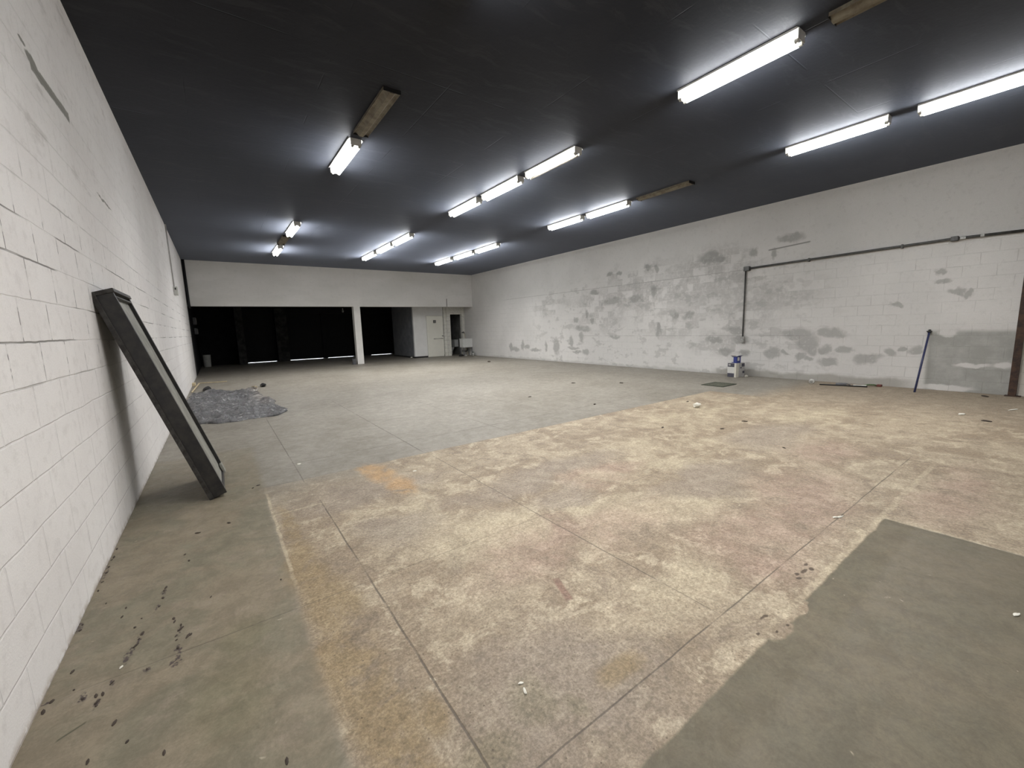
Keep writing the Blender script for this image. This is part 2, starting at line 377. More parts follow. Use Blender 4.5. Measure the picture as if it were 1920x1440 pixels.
def mat_ceiling():
    g = G('black_ceiling_with_glow_sheen', 0.6, 0.10)
    p, x, y, z = g.co()
    str_ = g.noise(g.vm('MULTIPLY', g.warp(p, 1.0, 0.5, 2), (0.9, 4.0, 1)).outputs[0], 1.5, 5, 0.7)
    big = g.noise(p, 0.7, 4, 0.6); fin = g.noise(p, 20, 4, 0.6)
    col = g.mix(g.ss(big, 0.35, 0.65), (0.009, 0.009, 0.0105), (0.015, 0.015, 0.017))
    col = g.mix(g.ss(str_, 0.52, 0.68) * 0.5, col, (0.032, 0.032, 0.034))
    # board seams
    fx = g.m('ABSOLUTE', g.m('FRACT', x / 1.22) - 0.5); fy = g.m('ABSOLUTE', g.m('FRACT', y / 2.44 + 0.15) - 0.5)
    seam = g.m('MAXIMUM', g.ss(fx, 0.492, 0.499), g.ss(fy, 0.496, 0.4995)) * g.ss(g.noise(p, 1.4, 3), 0.5, 0.6)
    col = g.mix(seam * 0.6, col, (0.008, 0.008, 0.008))
    g.b.inputs['Sheen Weight'].default_value = 0.37  # sheen added to widen the glow around the lamps
    g.b.inputs['Sheen Roughness'].default_value = 0.35
    g.b.inputs['Sheen Tint'].default_value = (0.75, 0.82, 1.0, 1)
    g.bump(str_ * 0.6 + fin * 0.5 - seam, 0.3, 0.006)
    return g.base(col)

M = {}
M['floor'] = mat_floor(); M['wl'] = mat_wall_left(); M['wr'] = mat_wall_right()
M['far'] = mat_wall_far(); M['block'] = mat_block_partition(); M['ceil'] = mat_ceiling()
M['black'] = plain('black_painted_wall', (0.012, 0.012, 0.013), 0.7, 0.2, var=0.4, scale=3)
M['shutter'] = plain('black_shutter', (0.008, 0.008, 0.009), 0.6, 0.2, var=0.3, scale=4)
M['pier'] = plain('dark_grey_pier', (0.05, 0.05, 0.048), 0.85, 0.1, var=0.6, scale=5)  # very dark grey, mottled at random
M['office'] = plain('pale_grey_partition', (0.80, 0.80, 0.785), 0.6, 0.3, var=0.06, scale=3)
M['office_side'] = plain('shade_painted_partition', (0.24, 0.25, 0.27), 0.6, 0.3, var=0.25, scale=3)  # partition grey darkened to paint in the shade of this side
M['door'] = plain('cream_door', (0.80, 0.79, 0.71), 0.5, 0.4, var=0.05, scale=2)
M['steel'] = plain('brushed_steel', (0.45, 0.45, 0.44), 0.35, 0.5, 0.8, var=0.2, scale=30)
M['plaque'] = plain('dark_plaque', (0.085, 0.085, 0.08), 0.5, var=0.1)
M['plaque_light'] = plain('plaque_mark', (0.25, 0.25, 0.24), 0.5, var=0.1)
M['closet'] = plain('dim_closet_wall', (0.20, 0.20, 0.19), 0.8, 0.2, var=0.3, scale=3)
M['ceramic'] = plain('white_ceramic', (0.68, 0.69, 0.67), 0.25, 0.5, var=0.05)
M['whiteplastic'] = plain('white_plastic', (0.66, 0.66, 0.62), 0.45, 0.4, var=0.15, scale=20)
M['housing'] = plain('white_enamel_housing', (0.62, 0.61, 0.57), 0.4, 0.4, var=0.15, scale=10)
M['oldhousing'] = plain('tarnished_reflector', (0.21, 0.19, 0.14), 0.6, 0.3, var=0.5, scale=9, col2=(0.13, 0.105, 0.075))
M['blackpaint'] = plain('black_paint_edge', (0.015, 0.015, 0.016), 0.6, var=0.2)
M['deadtube'] = plain('unlit_tube', (0.20, 0.18, 0.145), 0.3, 0.5, var=0.3, scale=12)
M['socket'] = plain('lamp_socket', (0.45, 0.44, 0.40), 0.5, var=0.1)
M['trayblack'] = plain('black_coated_metal', (0.018, 0.018, 0.020), 0.38, 0.45, var=0.4, scale=14, col2=(0.035, 0.033, 0.031))
M['trayrust'] = plain('worn_black_edge', (0.055, 0.052, 0.048), 0.5, 0.4, var=0.5, scale=25, col2=(0.02, 0.018, 0.017))
M['trayweb'] = plain('grey_tray_floor', (0.30, 0.295, 0.265), 0.5, 0.4, var=0.25, scale=6, col2=(0.19, 0.19, 0.16))
M['blue'] = plain('navy_blue_print', (0.035, 0.05, 0.22), 0.45, 0.4, var=0.2)
M['bluepole'] = plain('blue_pole', (0.035, 0.042, 0.115), 0.45, 0.4, var=0.3, scale=20)
M['greyprint'] = plain('dark_grey_print', (0.085, 0.085, 0.11), 0.5, var=0.3, scale=40)
M['card'] = plain('white_carton', (0.60, 0.595, 0.57), 0.6, 0.25, var=0.08, scale=9)
M['cardwarm'] = plain('cream_carton', (0.62, 0.60, 0.53), 0.6, 0.25, var=0.06, scale=9)
M['cardgrey'] = plain('grey_carton_side', (0.42, 0.41, 0.40), 0.6, 0.25, var=0.12, scale=9)
M['conduit'] = plain('grey_painted_conduit', (0.10, 0.10, 0.095), 0.4, 0.5, 0.3, var=0.35, scale=14)
M['conduit_light'] = plain('galvanised_box', (0.42, 0.42, 0.40), 0.4, 0.5, 0.4, var=0.4, scale=30)
M['whiteconduit'] = plain('painted_conduit', (0.50, 0.485, 0.46), 0.6, var=0.15)
M['rust'] = plain('rusty_brown_steel', (0.082, 0.048, 0.033), 0.7, 0.3, var=0.5, scale=9, col2=(0.035, 0.025, 0.022))
M['blackplastic'] = plain('black_plastic', (0.02, 0.02, 0.021), 0.4, 0.4, var=0.3)
M['greytool'] = plain('grey_tool', (0.17, 0.175, 0.19), 0.4, 0.5, var=0.3, scale=30)
M['green'] = plain('green_plastic', (0.14, 0.19, 0.10), 0.5, var=0.3, scale=30)
M['darkgreen'] = plain('dark_green_cloth', (0.035, 0.05, 0.035), 0.8, var=0.4, scale=30)
M['red'] = plain('brown_red_plastic', (0.17, 0.055, 0.045), 0.5, var=0.3, scale=30)
M['wood'] = plain('pale_wood', (0.62, 0.52, 0.34), 0.6, var=0.2, scale=20)
M['grate'] = plain('cast_cover', (0.19, 0.19, 0.145), 0.6, 0.3, 0.0, var=0.4, scale=14)
M['graterim'] = plain('cover_rim', (0.05, 0.06, 0.04), 0.6, var=0.3, scale=20)
M['chip'] = plain('white_flake', (0.72, 0.70, 0.62), 0.7, var=0.1)
M['darkchip'] = plain('dark_flake', (0.06, 0.045, 0.035), 0.7, var=0.3)
M['pavement'] = plain('outside_pavement', (0.55, 0.55, 0.53), 0.8, var=0.1)
M['bulb'] = plain('dusty_bulb_glass', (0.35, 0.35, 0.33), 0.3, 0.5, var=0.2)

def mat_tarp():
    g = G('crumpled_grey_plastic_sheet', 0.22, 0.6)
    p, x, y, z = g.co()
    n = g.noise(p, 2.2, 5, 0.7, dist=1.0); f = g.noise(p, 9, 6, 0.7, dist=1.5)
    col = g.mix(g.ss(n, 0.35, 0.65), (0.075, 0.075, 0.08), (0.145, 0.145, 0.15))
    col = g.mix(g.ss(f, 0.58, 0.63) * 0.8, col, (0.40, 0.395, 0.39))  # pale flecks painted in as glints on the folds
    col = g.mix(g.ss(f, 0.42, 0.37) * 0.8, col, (0.022, 0.022, 0.026))  # shade of the creases painted in as dark flecks
    dust = g.ss(x, 0.3, 0.9) * g.ss(y, 9.0, 11.0) * g.ss(n, 0.35, 0.6)
    col = g.mix(dust * 0.6, col, (0.42, 0.37, 0.31))
    g.bump(f + g.noise(p, 25, 4, 0.6) * 0.5, 0.9, 0.03)
    return g.base(col)
M['tarp'] = mat_tarp()

def emit(name, col, s):
    g = G(name)
    g.b.inputs['Base Color'].default_value = (0.8, 0.8, 0.8, 1)
    g.b.inputs['Emission Color'].default_value = (*col, 1)
    g.b.inputs['Emission Strength'].default_value = s
    return g.mat
M['tube'] = emit('lit_cool_white_tube', (0.97, 0.985, 1.0), TUBE_POWER)

# ------------------------------------------------------------------ mesh helpers
def add_box(bm, x0, x1, y0, y1, z0, z1, mx=None, bevel=0.0):
    r = bmesh.ops.create_cube(bm, size=1.0)
    v = r['verts']
    bmesh.ops.scale(bm, vec=(x1 - x0, y1 - y0, z1 - z0), verts=v)
    bmesh.ops.translate(bm, vec=((x0 + x1) / 2, (y0 + y1) / 2, (z0 + z1) / 2), verts=v)
    if bevel:
        es = list({e for q in v for e in q.link_edges})
        rb = bmesh.ops.bevel(bm, geom=es, offset=bevel, segments=2, affect='EDGES', profile=0.5)
        v = list({q for f in rb['faces'] for q in f.verts} | {q for q in v if q.is_valid})
    if mx is not None: bmesh.ops.transform(bm, matrix=mx, verts=[q for q in v if q.is_valid])
    return v

def add_tube(bm, p0, p1, r0, r1=None, seg=12):
    p0, p1 = Vector(p0), Vector(p1)
    d = p1 - p0
    r = bmesh.ops.create_cone(bm, cap_ends=True, segments=seg, radius1=r0, radius2=r1 if r1 is not None else r0, depth=d.length)
    q = d.to_track_quat('Z', 'Y').to_matrix().to_4x4()
    bmesh.ops.transform(bm, matrix=Matrix.Translation((p0 + p1) / 2) @ q, verts=r['verts'])

def add_path(bm, pts, r, seg=10):
    """round pipe along points with mitred bends"""
    pts = [Vector(p) for p in pts]
    rings = []
    for i, p in enumerate(pts):
        a = (pts[i] - pts[i - 1]).normalized() if i else (pts[1] - pts[0]).normalized()
        b = (pts[i + 1] - pts[i]).normalized() if i < len(pts) - 1 else a
        t = (a + b).normalized()
        up = Vector((1, 0, 0)) if abs(t.x) < 0.9 else Vector((0, 0, 1))
        n = t.cross(up).normalized(); m = t.cross(n).normalized()
        rings.append([bm.verts.new(p + (n * math.cos(k * 2 * math.pi / seg) + m * math.sin(k * 2 * math.pi / seg)) * r) for k in range(seg)])
    for a, b in zip(rings, rings[1:]):
        for k in range(seg): bm.faces.new((a[k], a[(k + 1) % seg], b[(k + 1) % seg], b[k]))
    bm.faces.new(rings[0][::-1]); bm.faces.new(rings[-1])

def add_lathe(bm, prof, c, seg=24):
    rings = [[bm.verts.new((c[0] + r * math.cos(k * 2 * math.pi / seg), c[1] + r * math.sin(k * 2 * math.pi / seg), c[2] + z)) for k in range(seg)] for r, z in prof]
    for a, b in zip(rings, rings[1:]):
        for k in range(seg): bm.faces.new((a[k], a[(k + 1) % seg], b[(k + 1) % seg], b[k]))
    bm.faces.new(rings[0][::-1]); bm.faces.new(rings[-1])

def obj(name, bm, mat, parent=None, smooth=False):
    bmesh.ops.recalc_face_normals(bm, faces=bm.faces)
    me = bpy.data.meshes.new(name); bm.to_mesh(me); bm.free()
    me.materials.append(mat)
    if smooth:
        for p in me.polygons: p.use_smooth = True
    o = bpy.data.objects.new(name, me); C.objects.link(o)
    if parent: o.parent = parent
    return o

def boxes(name, lst, mat, parent=None, bevel=0.0, mx=None):
    bm = bmesh.new()
    for b in lst: add_box(bm, *b, mx=mx, bevel=bevel)
    return obj(name, bm, mat, parent)

def tag(o, label, cat, group=None, kind=None):
    if label: o['label'] = label
    if cat: o['category'] = cat
    if group: o['group'] = group
    if kind: o['kind'] = kind
    return o

def thing(name, label, cat, loc=(0, 0, 0), rot=(0, 0, 0), group=None):
    o = bpy.data.objects.new(name, None); C.objects.link(o)
    o.empty_display_size = 0.1
    o.location = loc; o.rotation_euler = rot
    return tag(o, label, cat, group)

def struct(name, o_or_list, mat=None, label=None, cat=None, parent=None):
    o = boxes(name, o_or_list, mat, parent) if isinstance(o_or_list, list) else o_or_list
    o.name = name
    if parent is None: tag(o, label, cat, kind='structure')
    return o

def copy_tree(o, parent=None):
    c = o.copy(); C.objects.link(c)
    if parent: c.parent = parent
    for ch in list(o.children): copy_tree(ch, c)
    return c

# ------------------------------------------------------------------ the shell
struct('floor', [(XL - .3, XR + .3, YB - .3, YG + .3, -0.2, 0.0)], M['floor'], 'stained concrete floor with saw-cut joints and patched areas', 'floor')
struct('ceiling', [(XL - .3, XR + .3, YB - .3, YE + .28, H, H + .2)], M['ceil'], 'black painted ceiling carrying rows of tube lights', 'ceiling')
struct('wall_left', [(XL - .3, XL, YB, YG, 0, H)], M['wl'], 'white painted block wall on the left', 'wall')
struct('wall_right', [(XR, XR + .3, YB, YG, 0, H)], M['wr'], 'long white block wall with grey worn patches on the right', 'wall')
struct('wall_back', [(XL, XR, YB - .3, YB, 0, H)], M['far'], 'plain wall behind the camera', 'wall')
struct('wall_far', [(XL, XR, YE, YE + .28, HH, H), (5.025, 5.305, YE, YE + .28, 0, HH)], M['far'],
       'grey plaster wall over two dark openings with a square column between', 'wall')
# dark bay behind the openings
GH = 2.78
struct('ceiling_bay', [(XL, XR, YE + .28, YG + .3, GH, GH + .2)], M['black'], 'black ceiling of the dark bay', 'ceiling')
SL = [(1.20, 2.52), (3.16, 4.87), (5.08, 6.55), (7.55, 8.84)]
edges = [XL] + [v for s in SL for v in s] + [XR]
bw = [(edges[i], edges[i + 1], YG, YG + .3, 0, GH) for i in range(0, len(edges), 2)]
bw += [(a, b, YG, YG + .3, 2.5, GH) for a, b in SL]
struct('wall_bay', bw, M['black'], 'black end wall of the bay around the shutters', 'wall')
struct('pillar_bay', [(0.80, 1.12, 24.0, YG, 0, GH)], M['pier'], 'dark grey block pier left of the first daylight slit', 'pillar')
struct('pillar_bay_wide', [(2.56, 3.10, 24.7, YG, 0, GH)], M['pier'], 'broad dark grey pier between the two left daylight slits', 'pillar')
for k, ((a, b), lab) in enumerate(zip(SL, ['black roller shutter, leftmost, daylight under its edge', 'black roller shutter right of the broad pier',
                                          'black roller shutter just left of the square column', 'black roller shutter seen through the right opening'])):
    bm = bmesh.new()
    z = 0.03
    while z < 2.5:
        add_box(bm, a, b, YG + .10, YG + .125, z, min(z + 0.095, 2.5)); z += 0.10
    add_box(bm, a, b, YG + .11, YG + .115, 0.03, 2.5)
    d = obj('door_%d' % (k + 3), bm, M['shutter']); tag(d, lab, 'door', kind='structure')
    hb = boxes('bottom_bar', [(a, b, YG + .085, YG + .14, 0.016, 0.06)], M['blackplastic'], d)
struct('pavement_outside', [(-3, 14, YG + .3, YG + 14, -0.2, 0.0)], M['pavement'], 'sunlit pavement glimpsed under the shutters', 'ground')

# office box with the cream door
struct('wall_office', [(8.20, 9.87, 20.0, 20.12, 0, GH), (9.87, 9.99, 20.0, 23.0, 0, GH)], M['office'], 'pale grey partition holding the cream door', 'wall')
struct('wall_office_side', [(8.19, 8.31, 20.12, 23.0, 0, GH)], M['office_side'], 'side of the office box, its shade put into a darker grey', 'wall')
struct('baseboard_office', [(8.16, 8.895, 19.975, 20.0, 0, 0.075), (8.16, 8.19, 19.975, 23.0, 0, 0.075), (9.84, 9.86, 19.975, 20.0, 0, .1)], M['blackplastic'], 'black plinth along the office box', 'baseboard')
PY = 19.80
struct('wall_closet', [(9.99, 10.20, PY, 20.0, 0, GH), (10.90, XR, PY, 20.0, 0, GH), (10.20, 10.90, PY, 20.0, 2.20, GH), (9.86, 9.99, PY + .08, 20.0, 0, GH)], M['block'],
       'cream block partition around the narrow doorway', 'wall')
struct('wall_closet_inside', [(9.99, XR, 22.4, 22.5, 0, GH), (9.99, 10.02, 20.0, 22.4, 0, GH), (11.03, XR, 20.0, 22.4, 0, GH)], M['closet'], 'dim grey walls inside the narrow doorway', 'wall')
d = boxes('door_1', [(8.90, 9.82, 19.93, 19.975, 0.012, 2.145)], M['door'], bevel=0.004)
tag(d, 'cream flush door with dark plaque and grab bar', 'door', kind='structure')
boxes('plaque', [(9.27, 9.42, 19.918, 19.93, 1.765, 1.915)], M['plaque'], d, bevel=0.002)['label'] = 'small dark square plaque'
bm = bmesh.new(); add_tube(bm, (9.345, 19.916, 1.875), (9.345, 19.918, 1.875), 0.018, seg=14)
add_box(bm, 9.325, 9.365, 19.916, 19.918, 1.80, 1.85); obj('plaque_mark', bm, M['plaque_light'], bpy.data.objects['plaque'])
bm = bmesh.new(); add_path(bm, [(9.26, 19.93, .95), (9.26, 19.87, .945), (9.74, 19.87, .965), (9.74, 19.93, .965)], 0.016)
obj('grab_bar', bm, M['steel'], d, True)['label'] = 'steel grab bar'
bm = bmesh.new(); add_lathe(bm, [(0.034, 0), (0.034, .01), (.015, .014), (.015, .04), (.032, .05), (.034, .065), (.02, .08)], (0, 0, 0), 16)
bmesh.ops.transform(bm, matrix=Matrix.Translation((9.76, 19.93, 1.08)) @ Matrix.Rotation(math.pi / 2, 4, 'X'), verts=bm.verts)
obj('door_knob', bm, M['steel'], d, True)

# ------------------------------------------------------------------ ceiling lights
FL = 1.24   # fixture length
def fixture_parts(root, lit):
    hm = M['housing'] if lit else M['oldhousing']
    bm = bmesh.new()   # folded trough section
    prof = [(-.098, -.022), (-.082, -.006), (-.060, -.006), (-.025, -.042), (.025, -.042), (.060, -.006), (.082, -.006), (.098, -.022), (.101, -.022), (.101, -.0005), (-.101, -.0005), (-.101, -.022)]
    if not lit: prof = [(x, z - 0.012 if z < -.001 else z) for x, z in prof]
    A = [bm.verts.new((x, -FL / 2, z)) for x, z in prof]; B = [bm.verts.new((x, FL / 2, z)) for x, z in prof]
    n = len(prof)
    for i in range(n): bm.faces.new((A[i], A[(i + 1) % n], B[(i + 1) % n], B[i]))
    bm.faces.new(A[::-1]); bm.faces.new(B)
    obj('housing', bm, hm, root)
    for s in (-1, 1):
        bm = bmesh.new()
        y = s * (FL / 2 + .003)
        d = .094 if lit else .045  # lit plates made deep to cut the ceiling glow into bands
        w = .074 if lit else .101
        add_box(bm, -w, w, y - .003, y + .003, -d, -.001)
        obj('end_plate', bm, M['housing'] if lit else M['blackpaint'], root)
TZ = -.098
def make_tube(root, x, mat, lamp=None):
    bm = bmesh.new(); add_tube(bm, (x, -FL / 2 + .035, TZ), (x, FL / 2 - .035, TZ), 0.019, seg=10)
    t = obj('tube', bm, mat, root, True)
    for s in (-1, 1):
        bm = bmesh.new()
        add_tube(bm, (x, s * (FL / 2 - .036), TZ), (x, s * (FL / 2 - .002), TZ), 0.0195, seg=10)
        obj('tube_cap', bm, M['socket'], t)
    if lamp:
        l = bpy.data.objects.new('tube_light', lamp); C.objects.link(l)
        l.parent = root; l.location = (x, 0, TZ - .0205)
lamp = bpy.data.lights.new('tube_light', 'AREA')
lamp.shape = 'RECTANGLE'; lamp.size = .042; lamp.size_y = FL - .08
lamp.energy = DOWN_POWER; lamp.spread = math.radians(143); lamp.color = (1.0, 0.985, 0.965)
LG = 'lit twin tube ceiling lights'
lit0 = thing('ceiling_light', '', 'ceiling light', (1.9, 2.47, H), group=LG)
fixture_parts(lit0, True); make_tube(lit0, -.046, M['tube'], lamp); make_tube(lit0, .046, M['tube'], lamp)
lit_spots = [
    (1.90, 2.47, 'lit tube light cut by the top edge of the photo, left of centre'),
    (1.90, 6.92, 'large lit twin tube light just beyond the rusty empty fixture in the left row'),
    (1.90, 12.20, 'lit light nearer of the two small ones in the far left row'),
    (1.90, 15.45, 'farthest lit light of the left row, beside the header wall'),
    (4.83, 2.47, 'big glaring lit tube light near the top right, middle row'),
    (4.81, 6.90, 'lit twin tube light, middle of the three in the centre group'),
    (4.79, 8.33, 'lit twin tube light, farthest of the three in the centre group'),
    (4.79, 12.08, 'nearest light of the far middle row trio'),
    (4.77, 13.58, 'middle light of the far middle row trio'),
    (4.75, 15.20, 'farthest light of the far middle row trio'),
    (7.82, 2.47, 'lit tube light in the right row with a gap before the frame-edge one'),
    (7.86, 0.94, 'lit tube light running off the right edge of the photo'),
    (7.80, 6.85, 'lit light of the right row beside the dark fixture strip'),
    (7.77, 8.26, 'lit light of the right row, far one of the middle pair'),
    (7.76, 12.10, 'nearest light of the far right row trio'),
    (7.72, 13.63, 'middle light of the far right row trio'),
    (7.68, 15.20, 'farthest light of the far right row trio'),
    (1.90, 0.94, 'lit tube light overhead behind the photo frame, left row'),
    (1.90, -3.6, 'lit tube light at the back of the hall, left row'),
]
for i, (x, y, lab) in enumerate(lit_spots):
    o = lit0 if i == 0 else copy_tree(lit0)
    o.location = (x, y, H); o['label'] = lab
    if 12 < y < 16.5: o.scale = (1.0, 1.10, 1.0)
# one fixture works with a single tube
o = thing('ceiling_light', 'half lit ceiling light with one glowing tube, nearest of the centre group', 'ceiling light', (4.83, 5.45, H))
fixture_parts(o, True); make_tube(o, -.046, M['tube'], lamp); make_tube(o, .046, M['deadtube'])
dead0 = thing('unlit_ceiling_light', '', 'ceiling light', (1.9, 5.46, H), group='empty ceiling light trays')
fixture_parts(dead0, False)
for i, (x, y, lab) in enumerate([(1.91, 5.46, 'rusty empty light tray in front of the large lit left light'),
                                 (7.88, 5.40, 'unlit tray in the right row, a dim strip beside the wall'),
                                 (4.88, 1.00, 'unlit brown tray running out of the top of the photo'),
                                 (1.88, 13.83, 'small unlit fixture between the two far left lit lights')]):
    o = dead0 if i == 0 else copy_tree(dead0)
    o.location = (x, y, H); o['label'] = lab

# ------------------------------------------------------------------ leaning black tray
TW, TL, TT = 0.78, 1.875, 0.125
th = math.atan2(0.545, 1.78)
t = thing('metal_tray', 'long black rimmed tray panel leaning against the left wall', 'panel')
# local: x = thickness (front = +), y = width, z = length; foot corner at the origin
mx = Matrix.Translation((-0.190, 4.43, 0.0)) @ Matrix.Rotation(-th, 4, 'Y')
t.matrix_world = mx
boxes('tray_back', [(0.0, TT - .028, 0.02, TW - .02, 0.02, TL - .02)], M['trayweb'], t)['label'] = 'grey recessed tray bottom'
for n_, b, m_ in [('side_rail', (0.0, TT, 0.0, 0.035, 0.0, TL), 'trayblack'), ('side_rail', (0.0, TT, TW - .035, TW, 0.05, TL), 'trayblack')]:
    boxes(n_, [b], M[m_], t, bevel=0.004)
bm = bmesh.new(); add_box(bm, -.012, .022, -.014, 0.0, 0.0, TL, bevel=0.003); obj('edge_lip', bm, M['trayrust'], t)
boxes('inner_flange', [(TT - .03, TT - .018, .035, .20, .03, TL - .03)], M['trayblack'], t, bevel=.003)
boxes('top_cap', [(0.0, TT + .012, -.012, TW + .01, TL - .02, TL + .012)], M['trayrust'], t, bevel=.004)
boxes('top_bead', [(TT - .028, TT + .002, 0.03, TW - .03, TL - .062, TL - .045)], M['trayrust'], t, bevel=0.004)
boxes('foot_rail', [(0.0, TT * .9, 0.035, TW - .005, 0.0, 0.03)], M['trayblack'], t, bevel=0.003)
boxes('corner_patch', [(TT - .02, TT + .004, TW - .11, TW, 0.0, 0.10)], M['trayweb'], t, bevel=0.006)['label'] = 'pale bare metal lower corner'

# ------------------------------------------------------------------ crumpled plastic sheet
poly = [(-0.69, 13.1), (-0.45, 13.2), (-.32, 13.25), (-.1, 13.2), (.07, 13.0), (.35, 12.9), (.66, 12.9), (.80, 12.9), (.72, 12.3), (.74, 11.63), (.83, 10.6), (.90, 10.2), (.86, 9.64), (.92, 9.37), (1.0, 8.9), (.95, 8.6),
        (.81, 8.37), (.57, 8.28), (.3, 8.32), (.08, 8.21), (-.15, 8.3), (-.39, 8.40), (-.55, 8.9), (-.70, 9.7), (-.715, 11.6)]
def inside(x, y):
    r = False; j = len(poly) - 1
    for i in range(len(poly)):
        xi, yi = poly[i]; xj, yj = poly[j]
        if (yi > y) != (yj > y) and x < (xj - xi) * (y - yi) / (yj - yi) + xi: r = not r
        j = i
    return r
def edge_dist(x, y):
    d = 9
    for i in range(len(poly)):
        a = Vector(poly[i]); b = Vector(poly[(i + 1) % len(poly)]); p = Vector((x, y))
        s = max(0, min(1, (p - a).dot(b - a) / (b - a).length_squared))
        d = min(d, (p - a - (b - a) * s).length)
    return d
def ridge(x, y, s, seed):
    n = noise.noise(Vector((x * s * 1.6, y * s * 0.8, seed)))
    return (1 - min(1, abs(n) * 3.2)) ** 2
bm = bmesh.new(); grid = {}
nx, ny = 72, 220
for i in range(nx + 1):
    for j in range(ny + 1):
        x = -0.722 + 1.75 * i / nx; y = 8.15 + 5.5 * j / ny
        wx = x + 0.03 * noise.noise(Vector((x * 6, y * 4, 3))); wy = y + 0.10 * noise.noise(Vector((x * 5, y * 3, 7)))
        if inside(wx, wy):
            e = min(1, edge_dist(wx, wy) / 0.12)
            h = 0.012 + e * (0.055 * ridge(x, y, 1.1, 0.5) + 0.045 * ridge(x, y * .8, 2.2, 4.5) + 0.028 * ridge(x, y, 4.5, 9.5) + 0.035 * max(0, noise.noise(Vector((x * 2, y * 1.2, 20)))))
            h += 0.05 * math.exp(-((x + .02) ** 2 / .03 + (y - 10.9) ** 2 / .5)) + 0.06 * math.exp(-((x + .3) ** 2 / .01 + (y - 13.2) ** 2 / .06))
            h += 0.055 * math.exp(-((x + .12) ** 2 / .08 + (y - 8.42) ** 2 / .02)) * e
            grid[i, j] = bm.verts.new((x, y, h))
for i in range(nx):
    for j in range(ny):
        q = [grid.get(k) for k in ((i, j), (i + 1, j), (i + 1, j + 1), (i, j + 1))]
        if all(q): bm.faces.new(q)
for v in list(bm.verts):
    if not v.link_faces: bm.verts.remove(v)
for v in bm.verts:
    if v.is_boundary: v.co.z = 0.002
tarp = obj('plastic_sheet', bm, M['tarp'], None, True)
sm = tarp.modifiers.new('thickness', 'SOLIDIFY'); sm.thickness = 0.0015; sm.offset = 1
tag(tarp, 'crumpled grey plastic drop sheet spread on the floor by the left wall', 'plastic sheet')

def rod(name, p0, p1, r, mat, label, cat, group=None, seg=8, flat=False):
    bm = bmesh.new()
    if flat:
        a, b = Vector(p0), Vector(p1); d = (b - a); L = d.length
        q = d.to_track_quat('Z', 'Y').to_matrix().to_4x4()
        add_box(bm, -r, r, -r * .6, r * .6, 0, L, mx=Matrix.Translation(a) @ q, bevel=r * .15)
    else: add_tube(bm, p0, p1, r, seg=seg)
    return tag(obj(name, bm, mat), label, cat, group)
rod('wooden_batten', (-.66, 13.30, .034), (-.58, 15.88, .015), .016, M['wood'], 'thin pale batten running along the left wall behind the sheet', 'batten', 'pale battens', flat=True)
rod('wooden_batten', (-.56, 15.95, .012), (.12, 15.76, .012), .018, M['wood'], 'thin pale batten lying across the floor behind the sheet', 'batten', 'pale battens', flat=True)
rod('wood_scrap', (.64, 13.05, .06), (.69, 12.45, .13), .014, M['wood'], 'left pale scrap of the v-shaped pair on the sheet corner', 'scrap', 'wood scraps', flat=True)
rod('wood_scrap', (.76, 13.10, .03), (.70, 12.45, .11), .014, M['wood'], 'right pale scrap of the v-shaped pair on the sheet corner', 'scrap', 'wood scraps', flat=True)
def lump(name, c, s, mat, label, cat, seed=0, group=None, ang=0):
    bm = bmesh.new(); bmesh.ops.create_icosphere(bm, subdivisions=2, radius=1.0)
    for v in bm.verts:
        n = noise.noise(v.co * 1.4 + Vector((seed, seed * 2, 0)))
        v.co *= 1 + 0.45 * n
    zmin = min(v.co.z for v in bm.verts)
    for v in bm.verts: v.co.z = max(v.co.z - zmin - 0.35, 0.0)
    bmesh.ops.scale(bm, vec=s, verts=bm.verts)
    bmesh.ops.rotate(bm, cent=(0, 0, 0), matrix=Matrix.Rotation(ang, 3, 'Z'), verts=bm.verts)
    bmesh.ops.translate(bm, vec=c, verts=bm.verts)
    return tag(obj(name, bm, mat), label, cat, group)
lump('cloth_bundle', (-.34, 13.62, 0.0), (.10, .25, .07), M['blackplastic'], 'small black bundle on the far edge of the sheet', 'bundle', 3)
lump('cloth_bundle', (.92, 13.35, 0.0), (.07, .18, .06), M['blackplastic'], 'small black bundle behind the pale wood scraps', 'bundle', 5)
boxes_o = boxes('wood_block', [(XL + .004, XL + .08, 15.2, 15.5, 0.0, .085)], M['wood'], bevel=.004); tag(boxes_o, 'short pale wood block against the left wall', 'block')

# ------------------------------------------------------------------ left wall fittings
t = thing('switch_box', 'white switch box with conduit on the left wall near the far corner', 'switch', (XL, 13.2, 2.48))
boxes('box', [(0, .085, -.10, .12, 0, .20)], M['whiteplastic'], t, bevel=.006)
bm = bmesh.new(); add_tube(bm, (.02, 0, .20), (.02, 0, 1.675), .014); obj('conduit', bm, M['whiteconduit'], t, True)
boxes('toggle', [(.03, .055, -.115, -.10, .12, .17)], M['blackplastic'], t)
bm = bmesh.new()
add_path(bm, [(XL + .055, YE - .06, H - .002), (XL + .055, YE - .06, 2.62), (XL + .065, YE - .06, 2.45)], .042, 12)
tag(obj('downpipe', bm, M['blackpaint'], None, True), 'black pipe running down the far left corner', 'pipe')
def wallbox(y, z, w, h_, label):
    t = thing('breaker_box', label, 'electrical box', (XL, y, z), group='boxes on the dark bay wall')
    boxes('case', [(0, .10, -w / 2, w / 2, 0, h_)], M['greytool'], t, bevel=.006)
    boxes('cover', [(.10, .11, -w / 2 + .03, w / 2 - .03, .03, h_ - .03)], M['cardgrey'], t, bevel=.003)
wallbox(22.2, 1.95, .5, .30, 'upper grey electrical box on the dark wall of the bay')
wallbox(22.6, 1.55, .6, .26, 'lower grey electrical box on the dark wall of the bay')
